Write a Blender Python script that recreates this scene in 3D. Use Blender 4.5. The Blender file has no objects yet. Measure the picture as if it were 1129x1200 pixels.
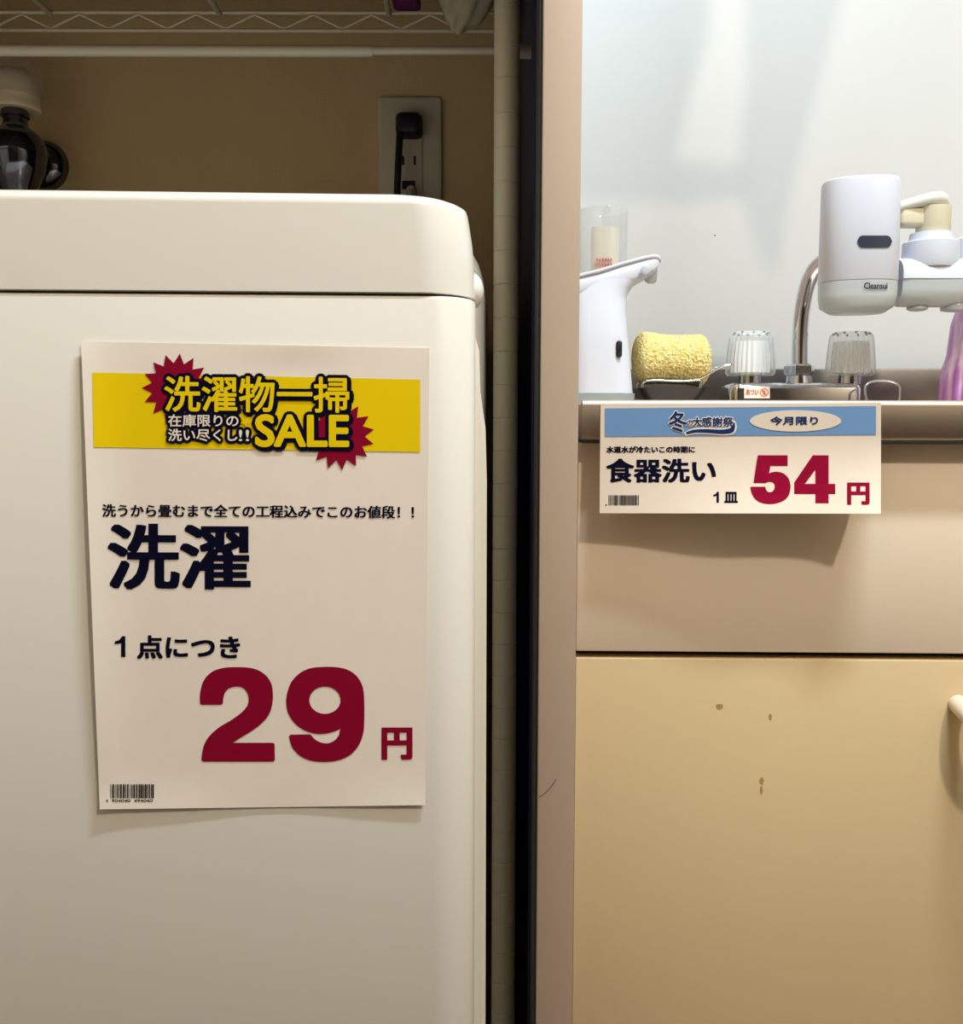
import bpy, bmesh, math, random
from mathutils import Vector, Matrix, Euler
random.seed(7)
PI = math.pi
R = math.radians
SC = bpy.context.scene
COL = SC.collection

# ------------------------------------------------------------------ camera
F = 1150.0                                     # focal length in pixels of a 1129 px wide frame
EYE = Vector((0, 0, 0.80))
CAMR = (Euler((R(90 - 5.0), 0, 0)).to_matrix() @ Euler((0, 0, R(0.12))).to_matrix())
cd = bpy.data.cameras.new('camera')
cd.sensor_fit = 'HORIZONTAL'; cd.sensor_width = 36.0; cd.lens = F / 1129 * 36.0
cd.clip_start = 0.01
cam = bpy.data.objects.new('camera', cd); COL.objects.link(cam)
cam.matrix_world = Matrix.Translation(EYE) @ CAMR.to_4x4()
SC.camera = cam

# ------------------------------------------------------------------ light
SC.view_settings.view_transform = 'Standard'
SC.view_settings.look = 'None'
SC.view_settings.gamma = 1.0
SC.view_settings.use_curve_mapping = False
SC.view_settings.exposure = 0.0
w = bpy.data.worlds.new('world'); SC.world = w; w.use_nodes = True
w.node_tree.nodes['Background'].inputs[0].default_value = (0.5, 0.6, 0.8, 1)
w.node_tree.nodes['Background'].inputs[1].default_value = 0.02


def lamp(name, kind, loc, power, color, size, target=None, size_y=None):
    l = bpy.data.lights.new(name, kind)
    l.energy = power; l.color = color
    if kind == 'AREA':
        l.size = size
        if size_y:
            l.shape = 'RECTANGLE'; l.size_y = size_y
    else:
        l.shadow_soft_size = size
    o = bpy.data.objects.new(name, l); COL.objects.link(o)
    o.location = loc
    if target is not None:
        o.rotation_euler = (Vector(target) - Vector(loc)).to_track_quat('-Z', 'Y').to_euler()
    return o


lamp('room_ceiling_lamp', 'POINT', (0.74, -0.50, 1.95), 52, (1.0, 0.885, 0.715), 0.045)
lamp('hall_lamp', 'POINT', (-0.48, -0.55, 1.95), 2.5, (1.0, 0.86, 0.64), 0.07)
lamp('kitchen_tube_lamp', 'AREA', (0.38, 0.30, 2.05), 21.5, (0.77, 0.92, 1.0), 0.38, (0.22, 1.15, 0.95), 0.06)


# ------------------------------------------------------------------ helpers
def ray(px, py):
    return CAMR @ Vector(((px - 564.5) / F, (600 - py) / F, -1.0))


def at(px, py, Y):
    d = ray(px, py)
    return EYE + d * (Y / d.y)


def hit(px, py, p0, n):
    d = ray(px, py)
    return EYE + d * ((p0 - EYE).dot(n) / d.dot(n))


def proj(p):
    d = CAMR.inverted() @ (Vector(p) - EYE)
    return (564.5 - F * d.x / d.z, 600 + F * d.y / d.z)


FR = {}


def tag(o, label=None, cat=None, group=None, kind=None):
    if label: o['label'] = label
    if cat: o['category'] = cat
    if group: o['group'] = group
    if kind: o['kind'] = kind
    return o


def thing(name, label, cat, loc, rz=0.0, group=None):
    o = bpy.data.objects.new(name, None); COL.objects.link(o)
    o.empty_display_size = 0.03
    o.location = loc; o.rotation_euler = (0, 0, rz)
    FR[o] = Matrix.Translation(Vector(loc)) @ Matrix.Rotation(rz, 4, 'Z')
    return tag(o, label, cat, group)


def part(name, bm, mat, parent=None, smooth=35, origin=None):
    """link a bmesh given in world coordinates as one mesh object"""
    if parent is not None:
        bm.transform(FR[parent].inverted())
        M = FR[parent]
    else:
        if origin is None:
            xs = [v.co for v in bm.verts]
            lo = Vector([min(c[i] for c in xs) for i in range(3)])
            hi = Vector([max(c[i] for c in xs) for i in range(3)])
            origin = Vector(((lo.x + hi.x) / 2, (lo.y + hi.y) / 2, lo.z))
        M = Matrix.Translation(Vector(origin))
        bm.transform(M.inverted())
    me = bpy.data.meshes.new(name)
    bm.to_mesh(me); bm.free()
    for m in (mat if isinstance(mat, (list, tuple)) else [mat]):
        me.materials.append(m)
    if smooth:
        for p in me.polygons: p.use_smooth = True
        me.set_sharp_from_angle(angle=R(smooth))
    o = bpy.data.objects.new(name, me); COL.objects.link(o)
    if parent is not None:
        o.parent = parent
    else:
        o.location = M.to_translation()
    FR[o] = M
    return o


def struct(name, bm, mat, smooth=35):
    return tag(part(name, bm, mat, None, smooth), kind='structure')


def B(): return bmesh.new()


def box(bm, x0, x1, y0, y1, z0, z1, bev=0.0, seg=2, M=None):
    t = bmesh.new()
    bmesh.ops.create_cube(t, size=1.0)
    for v in t.verts:
        v.co = Vector(((x0 + x1) / 2 + v.co.x * (x1 - x0), (y0 + y1) / 2 + v.co.y * (y1 - y0), (z0 + z1) / 2 + v.co.z * (z1 - z0)))
    if bev:
        bmesh.ops.bevel(t, geom=t.edges[:], offset=bev, segments=seg, profile=0.5, affect='EDGES')
    if M: t.transform(M)
    merge(bm, t)
    return bm


def merge(bm, t):
    vm = {}
    for v in t.verts: vm[v] = bm.verts.new(v.co)
    for f in t.faces:
        try:
            g = bm.faces.new([vm[v] for v in f.verts]); g.material_index = f.material_index
        except ValueError: pass
    t.free()


def loft(bm, loops, cap0=True, cap1=True, closed=False):
    rows = [[bm.verts.new(p) for p in L] for L in loops]
    n = len(rows[0])
    R_ = rows + ([rows[0]] if closed else [])
    for a, b in zip(R_[:-1], R_[1:]):
        for i in range(n):
            j = (i + 1) % n
            bm.faces.new((a[i], a[j], b[j], b[i]))
    if not closed:
        if cap0: bm.faces.new(rows[0][::-1])
        if cap1: bm.faces.new(rows[-1])
    bmesh.ops.recalc_face_normals(bm, faces=bm.faces[:])
    return bm


def lathe(bm, prof, center, axis=(0, 0, 1), seg=40, flute=0, depth=0.0):
    """prof: list of (radius, height along the axis)"""
    ax = Vector(axis).normalized()
    q = Vector((0, 0, 1)).rotation_difference(ax)
    c = Vector(center)
    loops = []
    for r, h in prof:
        L = []
        for i in range(seg):
            a = 2 * PI * i / seg
            rr = r * (1 - depth * (0.5 + 0.5 * math.cos(flute * a))) if flute else r
            L.append(c + q @ Vector((rr * math.cos(a), rr * math.sin(a), h)))
        loops.append(L)
    return loft(bm, loops)


def tube(bm, pts, r, seg=16, closed=False, caps=True):
    pts = [Vector(p) for p in pts]
    n = len(pts)
    rr = r if isinstance(r, (list, tuple)) else [r] * n
    loops = []
    up = None
    for i, p in enumerate(pts):
        a = pts[(i - 1) % n] if (closed or i > 0) else p
        b = pts[(i + 1) % n] if (closed or i < n - 1) else p
        t = (b - a).normalized()
        if up is None:
            up = t.orthogonal().normalized()
        up = (up - t * up.dot(t)).normalized()
        s = t.cross(up)
        loops.append([p + (up * math.cos(2 * PI * k / seg) + s * math.sin(2 * PI * k / seg)) * rr[i] for k in range(seg)])
    return loft(bm, loops, caps, caps, closed)


def smooth_path(pts, k=8):
    P = [Vector(p) for p in pts]
    out = []
    for i in range(len(P) - 1):
        p0 = P[max(i - 1, 0)]; p1 = P[i]; p2 = P[i + 1]; p3 = P[min(i + 2, len(P) - 1)]
        for j in range(k):
            t = j / k
            out.append(0.5 * ((2 * p1) + (p2 - p0) * t + (2 * p0 - 5 * p1 + 4 * p2 - p3) * t * t + (3 * p1 - p0 - 3 * p2 + p3) * t ** 3))
    out.append(P[-1])
    return out


def rrect(x0, x1, y0, y1, r, z, n=8):
    L = []
    for cx, cy, a0 in ((x1 - r, y0 + r, -90), (x1 - r, y1 - r, 0), (x0 + r, y1 - r, 90), (x0 + r, y0 + r, 180)):
        for i in range(n + 1):
            a = R(a0 + 90 * i / n)
            L.append(Vector((cx + r * math.cos(a), cy + r * math.sin(a), z)))
    return L


# ------------------------------------------------------------------ materials
def mat(name, col, rough=0.5, metal=0.0, noise=0.0, nscale=40.0, bump=0.0, bscale=300.0, trans=0.0, ior=1.45, coat=0.0, spec=0.5, sss=0.0):
    m = bpy.data.materials.new(name); m.use_nodes = True
    nt = m.node_tree; N = nt.nodes; L = nt.links
    p = N['Principled BSDF']
    p.inputs['Base Color'].default_value = (*col, 1)
    p.inputs['Roughness'].default_value = rough
    p.inputs['Metallic'].default_value = metal
    p.inputs['Transmission Weight'].default_value = trans
    p.inputs['IOR'].default_value = ior
    p.inputs['Coat Weight'].default_value = coat
    p.inputs['Specular IOR Level'].default_value = spec
    tc = N.new('ShaderNodeTexCoord')
    if noise:
        n = N.new('ShaderNodeTexNoise'); n.inputs['Scale'].default_value = nscale; n.inputs['Detail'].default_value = 6
        L.new(tc.outputs['Object'], n.inputs['Vector'])
        r = N.new('ShaderNodeValToRGB')
        r.color_ramp.elements[0].position = 0.3; r.color_ramp.elements[1].position = 0.7
        r.color_ramp.elements[0].color = (*[c * (1 - noise) for c in col], 1)
        r.color_ramp.elements[1].color = (*[min(1, c * (1 + noise)) for c in col], 1)
        L.new(n.outputs['Fac'], r.inputs['Fac']); L.new(r.outputs['Color'], p.inputs['Base Color'])
    if bump:
        n2 = N.new('ShaderNodeTexNoise'); n2.inputs['Scale'].default_value = bscale; n2.inputs['Detail'].default_value = 3
        L.new(tc.outputs['Object'], n2.inputs['Vector'])
        b = N.new('ShaderNodeBump'); b.inputs['Strength'].default_value = bump; b.inputs['Distance'].default_value = 0.001
        L.new(n2.outputs['Fac'], b.inputs['Height']); L.new(b.outputs['Normal'], p.inputs['Normal'])
    return m


def srgb(r, g, b):
    f = lambda c: (c / 255 / 12.92) if c / 255 <= 0.04045 else ((c / 255 + 0.055) / 1.055) ** 2.4
    return (f(r), f(g), f(b))


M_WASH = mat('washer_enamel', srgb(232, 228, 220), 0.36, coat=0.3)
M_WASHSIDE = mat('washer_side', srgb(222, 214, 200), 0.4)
M_SEAM = mat('seam_dark', srgb(60, 58, 55), 0.7)
M_PAPER = mat('paper', srgb(242, 232, 222), 0.85, noise=0.015, nscale=60, bump=0.03, bscale=1200)
M_CARDPAPER = mat('card_paper', srgb(226, 210, 194), 0.85, noise=0.015, nscale=60)
M_NAVY = mat('ink_navy', srgb(8, 8, 36), 0.9, spec=0.1)
M_RED = mat('ink_crimson', srgb(140, 6, 46), 0.9, spec=0.1)
M_YEL = mat('ink_yellow', srgb(240, 208, 10), 0.9, spec=0.1)
M_WHITEINK = mat('ink_white', srgb(236, 226, 216), 0.9, spec=0.1)
M_BLUE = mat('ink_blue', srgb(112, 150, 196), 0.9, spec=0.1)
M_DEEPBLUE = mat('ink_deep_blue', srgb(24, 50, 104), 0.9, spec=0.1)
M_BLACKINK = mat('ink_black', srgb(40, 36, 40), 0.9, spec=0.1)
M_POST = mat('partition_paint', srgb(192, 171, 153), 0.6, noise=0.02, nscale=12, bump=0.05, bscale=500)
M_GAPNAVY = mat('gap_shade_navy', srgb(26, 32, 64), 0.6)
M_GAPGREY = mat('gap_shade_grey', srgb(60, 58, 62), 0.6)
M_KWALL = mat('kitchen_wall_panel', srgb(210, 212, 213), 0.42, noise=0.01, nscale=4)
M_ROOM = mat('room_paint', srgb(176, 168, 156), 0.8)
M_REAR = mat('rear_wood_wall', srgb(64, 58, 52), 0.6, noise=0.1, nscale=6)
M_FLOOR = mat('floor_wood', srgb(70, 56, 44), 0.5, noise=0.15, nscale=9)
M_DRAWER = mat('drawer_laminate', srgb(247, 230, 208), 0.42, noise=0.02, nscale=5, bump=0.06, bscale=500)
M_DOOR = mat('door_laminate', srgb(222, 197, 154), 0.42, noise=0.03, nscale=4, bump=0.06, bscale=500)
M_STAIN = mat('brown_stain', srgb(186, 152, 96), 0.6)
M_CARC = mat('cabinet_inside', srgb(44, 40, 44), 0.8)
M_HANDLE = mat('handle_plastic', srgb(238, 220, 198), 0.35)
M_STEEL = mat('brushed_steel', srgb(196, 180, 162), 0.46, metal=1.0, noise=0.08, nscale=25)
M_STEELDARK = mat('dull_steel', srgb(112, 106, 102), 0.4, metal=1.0, noise=0.15, nscale=18)
M_TAPCHROME = mat('dark_chrome', srgb(104, 106, 118), 0.10, metal=1.0)
M_CHROME = mat('chrome', srgb(214, 216, 222), 0.09, metal=1.0)
M_WHITE = mat('white_plastic', srgb(210, 215, 229), 0.35)
M_WHITE2 = mat('white_plastic_warm', srgb(226, 224, 216), 0.4)
M_CREAM = mat('cream_plastic', srgb(214, 206, 180), 0.45)
M_GREYCLEAR = mat('smoky_clear_plastic', srgb(214, 222, 226), 0.25, trans=0.35)
M_ACRYLCORE = mat('acrylic_core', srgb(248, 250, 252), 0.35)
M_BLACK = mat('black_plastic', srgb(24, 24, 30), 0.4)
M_SLOT = mat('window_slot', srgb(50, 56, 72), 0.3)
M_TEAL = mat('teal_clear_base', srgb(170, 186, 188), 0.3, trans=0.3)
M_RACK = mat('ivory_coated_steel', srgb(172, 163, 142), 0.45)
M_WIRE = mat('ivory_wire', srgb(222, 208, 182), 0.45)
M_ROD = mat('rod_coating', srgb(160, 150, 134), 0.4)
M_RODEND = mat('rod_end_rubber', srgb(150, 140, 125), 0.6)
M_PLATE = mat('outlet_plate', srgb(212, 202, 178), 0.45)
M_SOCK = mat('outlet_insert', srgb(206, 196, 172), 0.45)
M_CORD = mat('black_cord', srgb(16, 16, 24), 0.5)
M_GCORD = mat('grey_cord', srgb(170, 165, 150), 0.5)
M_CLOTH = mat('pale_cloth', srgb(190, 180, 152), 0.9, noise=0.06, nscale=90, bump=0.3, bscale=700)
M_PURPLECLOTH = mat('purple_cloth', srgb(100, 30, 90), 0.9, bump=0.3, bscale=500)
M_TAPKNOB = mat('tap_knob', srgb(232, 214, 182), 0.4)
M_REDINK = mat('print_red', srgb(220, 96, 70), 0.6)
M_CREAMLABEL = mat('cream_label', srgb(240, 232, 216), 0.5)


def mat_clear(name, tint, k=0.12):
    m = bpy.data.materials.new(name); m.use_nodes = True
    nt = m.node_tree; N = nt.nodes; L = nt.links
    N.remove(N['Principled BSDF'])
    t = N.new('ShaderNodeBsdfTransparent'); t.inputs[0].default_value = (*tint, 1)
    g = N.new('ShaderNodeBsdfGlossy'); g.inputs['Roughness'].default_value = 0.06
    d = N.new('ShaderNodeBsdfDiffuse'); d.inputs[0].default_value = (0.85, 0.88, 0.88, 1)
    lw = N.new('ShaderNodeLayerWeight'); lw.inputs['Blend'].default_value = 0.25
    pw = N.new('ShaderNodeMath'); pw.operation = 'MULTIPLY_ADD'; pw.inputs[1].default_value = 0.30; pw.inputs[2].default_value = k
    a = N.new('ShaderNodeMixShader')
    b = N.new('ShaderNodeMixShader'); b.inputs[0].default_value = 0.07
    L.new(lw.outputs['Facing'], pw.inputs[0]); L.new(pw.outputs[0], a.inputs[0])
    L.new(t.outputs[0], a.inputs[1]); L.new(d.outputs[0], a.inputs[2])
    L.new(a.outputs[0], b.inputs[1]); L.new(g.outputs[0], b.inputs[2])
    L.new(b.outputs[0], N['Material Output'].inputs['Surface'])
    return m


def mat_purple():
    m = mat('purple_clear_plastic', srgb(190, 116, 206), 0.22)
    nt = m.node_tree; N = nt.nodes; L = nt.links
    tc = N.new('ShaderNodeTexCoord'); mp = N.new('ShaderNodeMapping'); mp.inputs['Scale'].default_value = (140, 140, 5)
    n = N.new('ShaderNodeTexNoise'); n.inputs['Scale'].default_value = 1.0; n.inputs['Detail'].default_value = 3
    r = N.new('ShaderNodeValToRGB')
    r.color_ramp.elements[0].position = 0.38; r.color_ramp.elements[1].position = 0.62
    r.color_ramp.elements[0].color = (*srgb(196, 122, 216), 1); r.color_ramp.elements[1].color = (*srgb(238, 206, 244), 1)
    L.new(tc.outputs['Object'], mp.inputs['Vector']); L.new(mp.outputs['Vector'], n.inputs['Vector'])
    L.new(n.outputs['Fac'], r.inputs['Fac']); L.new(r.outputs['Color'], N['Principled BSDF'].inputs['Base Color'])
    return m


def mat_wallpaper():
    m = mat('alcove_wallpaper', srgb(178, 146, 108), 0.85)
    nt = m.node_tree; N = nt.nodes; L = nt.links
    tc = N.new('ShaderNodeTexCoord')
    n = N.new('ShaderNodeTexNoise'); n.inputs['Scale'].default_value = 6; n.inputs['Detail'].default_value = 4
    r = N.new('ShaderNodeValToRGB')
    r.color_ramp.elements[0].color = (*srgb(206, 178, 134), 1); r.color_ramp.elements[1].color = (*srgb(222, 194, 148), 1)
    L.new(tc.outputs['Object'], n.inputs['Vector']); L.new(n.outputs['Fac'], r.inputs['Fac'])
    L.new(r.outputs['Color'], N['Principled BSDF'].inputs['Base Color'])
    b = N.new('ShaderNodeBump'); b.inputs['Strength'].default_value = 0.5; b.inputs['Distance'].default_value = 0.0008
    add = N.new('ShaderNodeMath'); add.operation = 'ADD'
    for sc in ((700, 700, 60), (60, 60, 700)):
        mp = N.new('ShaderNodeMapping'); mp.inputs['Scale'].default_value = sc
        k = N.new('ShaderNodeTexNoise'); k.inputs['Scale'].default_value = 1.0
        L.new(tc.outputs['Object'], mp.inputs['Vector']); L.new(mp.outputs['Vector'], k.inputs['Vector'])
        L.new(k.outputs['Fac'], add.inputs[0 if sc[0] == 700 else 1])
    L.new(add.outputs[0], b.inputs['Height']); L.new(b.outputs['Normal'], N['Principled BSDF'].inputs['Normal'])
    return m


def mat_sponge():
    m = mat('yellow_net_sponge', srgb(230, 212, 128), 0.9)
    nt = m.node_tree; N = nt.nodes; L = nt.links
    tc = N.new('ShaderNodeTexCoord'); v = N.new('ShaderNodeTexVoronoi'); v.inputs['Scale'].default_value = 420
    r = N.new('ShaderNodeValToRGB')
    r.color_ramp.elements[0].color = (*srgb(252, 242, 184), 1); r.color_ramp.elements[1].color = (*srgb(222, 198, 116), 1)
    r.color_ramp.elements[1].position = 0.75
    L.new(tc.outputs['Object'], v.inputs['Vector']); L.new(v.outputs['Distance'], r.inputs['Fac'])
    L.new(r.outputs['Color'], N['Principled BSDF'].inputs['Base Color'])
    b = N.new('ShaderNodeBump'); b.inputs['Strength'].default_value = 0.8; b.inputs['Distance'].default_value = 0.002; b.invert = True
    L.new(v.outputs['Distance'], b.inputs['Height']); L.new(b.outputs['Normal'], N['Principled BSDF'].inputs['Normal'])
    return m


M_CLEAR = mat_clear('clear_plastic', (0.97, 0.98, 0.98), 0.06); M_ACRYL = mat_clear('acrylic', (0.98, 0.99, 0.99), 0.22)
M_SHEETFILM = mat_clear('sheet_film', (0.80, 0.84, 0.87), 0.05)
M_PURPLE = mat_purple(); M_WALLP = mat_wallpaper(); M_SPONGE = mat_sponge()

# ------------------------------------------------------------------ room shell
WY = 1.06            # alcove back wall
KY = 1.15            # kitchen back wall
PX0, PX1, PY = 0.0417, 0.0687, 0.70
XL, XR, YB, H = -0.66, 1.30, -2.20, 2.40
struct('floor', box(B(), XL - .1, XR + .1, YB - .1, KY + .1, -0.08, 0), M_FLOOR)
struct('ceiling', box(B(), XL - .1, XR + .1, YB - .1, KY + .1, H, H + .08), M_ROOM)
struct('wall_alcove', box(B(), XL - .1, PX0 - 0.004, WY, WY + .1, 0, H), M_WALLP)
struct('wall_kitchen', box(B(), PX1, XR + .1, KY, KY + .1, 0, H), M_KWALL)
struct('wall_left', box(B(), XL - .1, XL, YB, WY, 0, H), M_ROOM)
struct('wall_right', box(B(), XR, XR + .1, YB, KY, 0, H), M_ROOM)
struct('wall_rear', box(B(), XL - .1, XR + .1, YB - .1, YB, 0, H), M_REAR)
struct('wall_partition', box(B(), PX0, PX1, PY, KY + .1, 0, H, 0.0012), M_POST)
struct('lamp_blocker', box(B(), XL, PX0, PY + 0.002, PY + 0.017, 1.15, H), M_POST)  # added unseen board above the view, keeps the room lamp off the alcove
struct('shade_strip_1', box(B(), PX0 - 0.0035, PX0, 0.752, WY, 0, H), M_GAPNAVY)  # navy colour stands in for the dark, unlit gap beside the partition
struct('shade_strip_2', box(B(), PX0 - 0.002, PX0, PY + 0.004, 0.749, 0, H), M_GAPGREY)  # greyer front strip, the same gap shade put into its colour

bm = B(); lathe(bm, [(0.0009, 0.0), (0.0006, 0.0004)], at(838, 276, KY), (0, -1, 0), 10)
tag(part('wall_speck', bm, mat('speck', srgb(90, 90, 92), 0.8), None), 'tiny dark speck on the white kitchen wall above the left faucet knob', 'speck')

# ------------------------------------------------------------------ washing machine
WA = R(2.5)
WP = Vector((at(559, 700, 0.61).x, 0.61, 0))
WM = Matrix.Translation(WP) @ Matrix.Rotation(WA, 4, 'Z')
WN = Vector((math.sin(WA), -math.cos(WA), 0))
zseam = hit(300, 343.5, WP, WN).z
ztop = hit(300, 221, WP, WN).z
wm = thing('washing_machine', 'white top-loading washing machine with a rounded lid, yellow sale poster on its front', 'washing machine', WP, WA)
WW, WD = 0.56, 0.40
bm = B()
loft(bm, [[WM @ p for p in rrect(-WW + i, -i, i, WD - i, 0.028 - i, z, 10)] for z, i in
          ((0.03, 0.004), (0.036, 0.0), (zseam - 0.0030, 0.0), (zseam - 0.0014, 0.0006), (zseam - 0.0006, 0.002))])
part('body', bm, M_WASH, wm)
bm = B()
loft(bm, [[WM @ p for p in rrect(-WW + 0.004, -0.004, 0.004, WD - 0.004, 0.024, z, 10)] for z in (zseam - 0.001, zseam + 0.002)])
part('lid_seam', bm, M_SEAM, wm)
bm = B()
hl = ztop - zseam
lv = [(zseam + 0.0008, 0.0004, 0.0004), (zseam + 0.0012, 0.0, 0.0), (zseam + 0.004, 0.0, 0.0), (zseam + hl * 0.4, 0.0010, 0.0), (zseam + hl * 0.55, 0.0018, 0.0), (ztop - 0.016, 0.0036, 0.0),
      (ztop - 0.012, 0.0043, 0.0), (ztop - 0.0085, 0.0050, 0.0), (ztop - 0.0062, 0.0058, 0.0), (ztop - 0.0054, 0.0066, 0.0006), (ztop - 0.0036, 0.0090, 0.0028), (ztop - 0.0016, 0.013, 0.006), (ztop - 0.0004, 0.018, 0.010), (ztop, 0.026, 0.017), (ztop + 0.002, 0.08, 0.07)]
loft(bm, [[WM @ p for p in rrect(-WW + ix, -ix, iy - 0.001, WD - iy, 0.036, z, 14)] for z, ix, iy in lv])
part('lid', bm, M_WASH, wm, smooth=40)
bm = B()                                                    # flank of the cabinet and lid frame, wider towards the back
L = []
for y, x, zt_ in ((0.11, -0.004, ztop - 0.03), (0.135, 0.006, ztop - 0.010), (0.17, 0.0125, ztop - 0.002), (0.21, 0.0155, ztop), (0.30, 0.0185, ztop), (0.37, 0.019, ztop - 0.004)):
    L.append([WM @ Vector((xx, y, zz)) for xx, zz in ((-0.03, 0.05), (x + 0.001, 0.05), (x + 0.001, zseam + 0.02), (x - 0.001, zseam + hl * 0.55), (x - 0.005, zt_ - 0.014), (x - 0.011, zt_ - 0.004), (-0.03, zt_))])
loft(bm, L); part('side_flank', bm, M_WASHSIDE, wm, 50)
bm = B()                                                    # hinge cap on the side of the lid
c = WM @ Vector((-0.0025, 0.043, zseam + 0.008))
bmesh.ops.create_uvsphere(bm, u_segments=24, v_segments=14, radius=1.0)
for v in bm.verts: v.co = c + Vector((v.co.x * 0.0085, v.co.y * 0.012, v.co.z * 0.0118))
part('hinge_cap', bm, M_WASH, wm)
bm = B()                                                    # bulging side panel with its grip edge
za = at(568, 466, 0.66).z
prof = [(0.05, 0.0035), (za - 0.055, 0.0085), (za - 0.02, 0.0075), (za + 0.004, 0.0040), (zseam - 0.03, 0.0032), (zseam - 0.012, -0.002)]
loops = []
prof = [(0.05, 0.0085)] + prof[1:]
for z, x in prof:
    loops.append([WM @ Vector((-0.02, 0.045, z)), WM @ Vector((x - 0.0025, 0.045, z)), WM @ Vector((x, 0.049, z)), WM @ Vector((x, 0.34, z)), WM @ Vector((-0.02, 0.35, z))])
loft(bm, loops)
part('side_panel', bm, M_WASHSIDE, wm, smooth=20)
for sx in (-WW + 0.05, -0.05):
    for sy in (0.05, WD - 0.05):
        bm = B(); lathe(bm, [(0.02, 0.0), (0.02, 0.032)], WM @ Vector((sx, sy, 0.0)), seg=20)
        part('foot', bm, M_BLACK, wm)


# ------------------------------------------------------------------ printed papers
def fill2d(loops):
    c = bpy.data.curves.new('tmp', 'CURVE'); c.dimensions = '2D'; c.fill_mode = 'BOTH'
    for L in loops:
        s = c.splines.new('POLY'); s.points.add(len(L) - 1); s.use_cyclic_u = True
        for p, q in zip(s.points, L): p.co = (q[0], q[1], 0, 1)
    return curve_mesh(c)


def curve_mesh(c):
    o = bpy.data.objects.new('tmp', c); COL.objects.link(o)
    dg = bpy.context.evaluated_depsgraph_get()
    me = bpy.data.meshes.new_from_object(o.evaluated_get(dg))
    vs = [(v.co.x, v.co.y) for v in me.vertices]; fs = [tuple(p.vertices) for p in me.polygons]
    bpy.data.objects.remove(o); bpy.data.curves.remove(c); bpy.data.meshes.remove(me)
    return vs, fs


TXT = {}


def text2d(s, res=4):
    if s not in TXT:
        c = bpy.data.curves.new('tmp', 'FONT'); c.body = s; c.resolution_u = res
        vs, fs = curve_mesh(c)
        x0 = min(v[0] for v in vs); x1 = max(v[0] for v in vs); y0 = min(v[1] for v in vs); y1 = max(v[1] for v in vs)
        TXT[s] = ([((x - x0) / (x1 - x0), (y1 - y) / (y1 - y0)) for x, y in vs], fs)
    return TXT[s]


class Sheet:
    """a printed sheet: surf(px, py, lift) is the world point of the print"""
    def __init__(self, surf): self.surf = surf

    def poly(self, bm, vs, fs, lift):
        V = [bm.verts.new(self.surf(x, y, lift)) for x, y in vs]
        for f in fs:
            try: bm.faces.new([V[i] for i in f])
            except ValueError: pass

    def quad(self, bm, q, lift, n=16, m=4):
        (a, b, c, d) = [Vector(p) for p in q]
        vs = []; fs = []
        for j in range(m + 1):
            for i in range(n + 1):
                s = i / n; t = j / m
                p = (a * (1 - s) + b * s) * (1 - t) + (d * (1 - s) + c * s) * t
                vs.append((p.x, p.y))
        for j in range(m):
            for i in range(n):
                k = j * (n + 1) + i
                fs.append((k, k + n + 1, k + n + 2, k + 1))
        self.poly(bm, vs, fs, lift)

    def sheet(self, bm, q, n, m, th=0.00018):
        self.quad(bm, q, 0.0, n, m)
        t = bmesh.new(); self.quad(t, q, -th, n, m)
        bmesh.ops.reverse_faces(t, faces=t.faces[:]); merge(bm, t)
        e = [x for x in bm.edges if x.is_boundary]
        bmesh.ops.bridge_loops(bm, edges=e)

    def text(self, bm, s, bb, lift, bold=0.0, slope=0.0, ring=10, dx=0.0, dy=0.0):
        """fit the ink of s, emboldened by bold pixels, into the pixel box bb"""
        vs, fs = text2d(s)
        x0, y0, x1, y1 = bb
        b = bold
        bx, by = b if ring == 4 else (b, b)
        X0, X1, Y0, Y1 = x0 + bx, x1 - bx, y0 + by, y1 - by
        return self._strike(bm, vs, fs, X0, Y0, X1, Y1, lift, b, slope, ring, dx, dy)

    def grow(self, bm, s, bb, lift, inner, extra, slope=0.0, ring=14, dx=0.0, dy=0.0):
        """an outline: the same glyphs as text(..., bold=inner) grown by extra pixels"""
        vs, fs = text2d(s)
        x0, y0, x1, y1 = bb
        return self._strike(bm, vs, fs, x0 + inner, y0 + inner, x1 - inner, y1 - inner, lift, inner + extra, slope, ring, dx, dy)

    def _strike(self, bm, vs, fs, X0, Y0, X1, Y1, lift, b, slope, ring, dx, dy):
        offs = [(0, 0)]
        if ring == 4:                                   # flat pen: heavier uprights, crisp corners
            bx, by = b
            nx = max(1, math.ceil(bx / 1.1)); ny = max(1, math.ceil(by / 1.1))
            offs += [(bx * i / nx, by * j / ny) for i in range(-nx, nx + 1) for j in range(-ny, ny + 1) if abs(i) == nx or abs(j) == ny]
        elif b:
            offs += [(b * math.cos(2 * PI * k / ring), b * math.sin(2 * PI * k / ring)) for k in range(ring)]
            if b > 1.6: offs += [(b * .5 * math.cos(2 * PI * (k + .5) / 6), b * .5 * math.sin(2 * PI * (k + .5) / 6)) for k in range(6)]
        for k, (ox, oy) in enumerate(offs):
            pts = []
            for u, v in vs:
                x = X0 + u * (X1 - X0) + ox + dx; y = Y0 + v * (Y1 - Y0) + oy + dy
                pts.append((x, y + slope * (x - X0)))
            self.poly(bm, pts, fs, lift + k * 4e-6)


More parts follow.
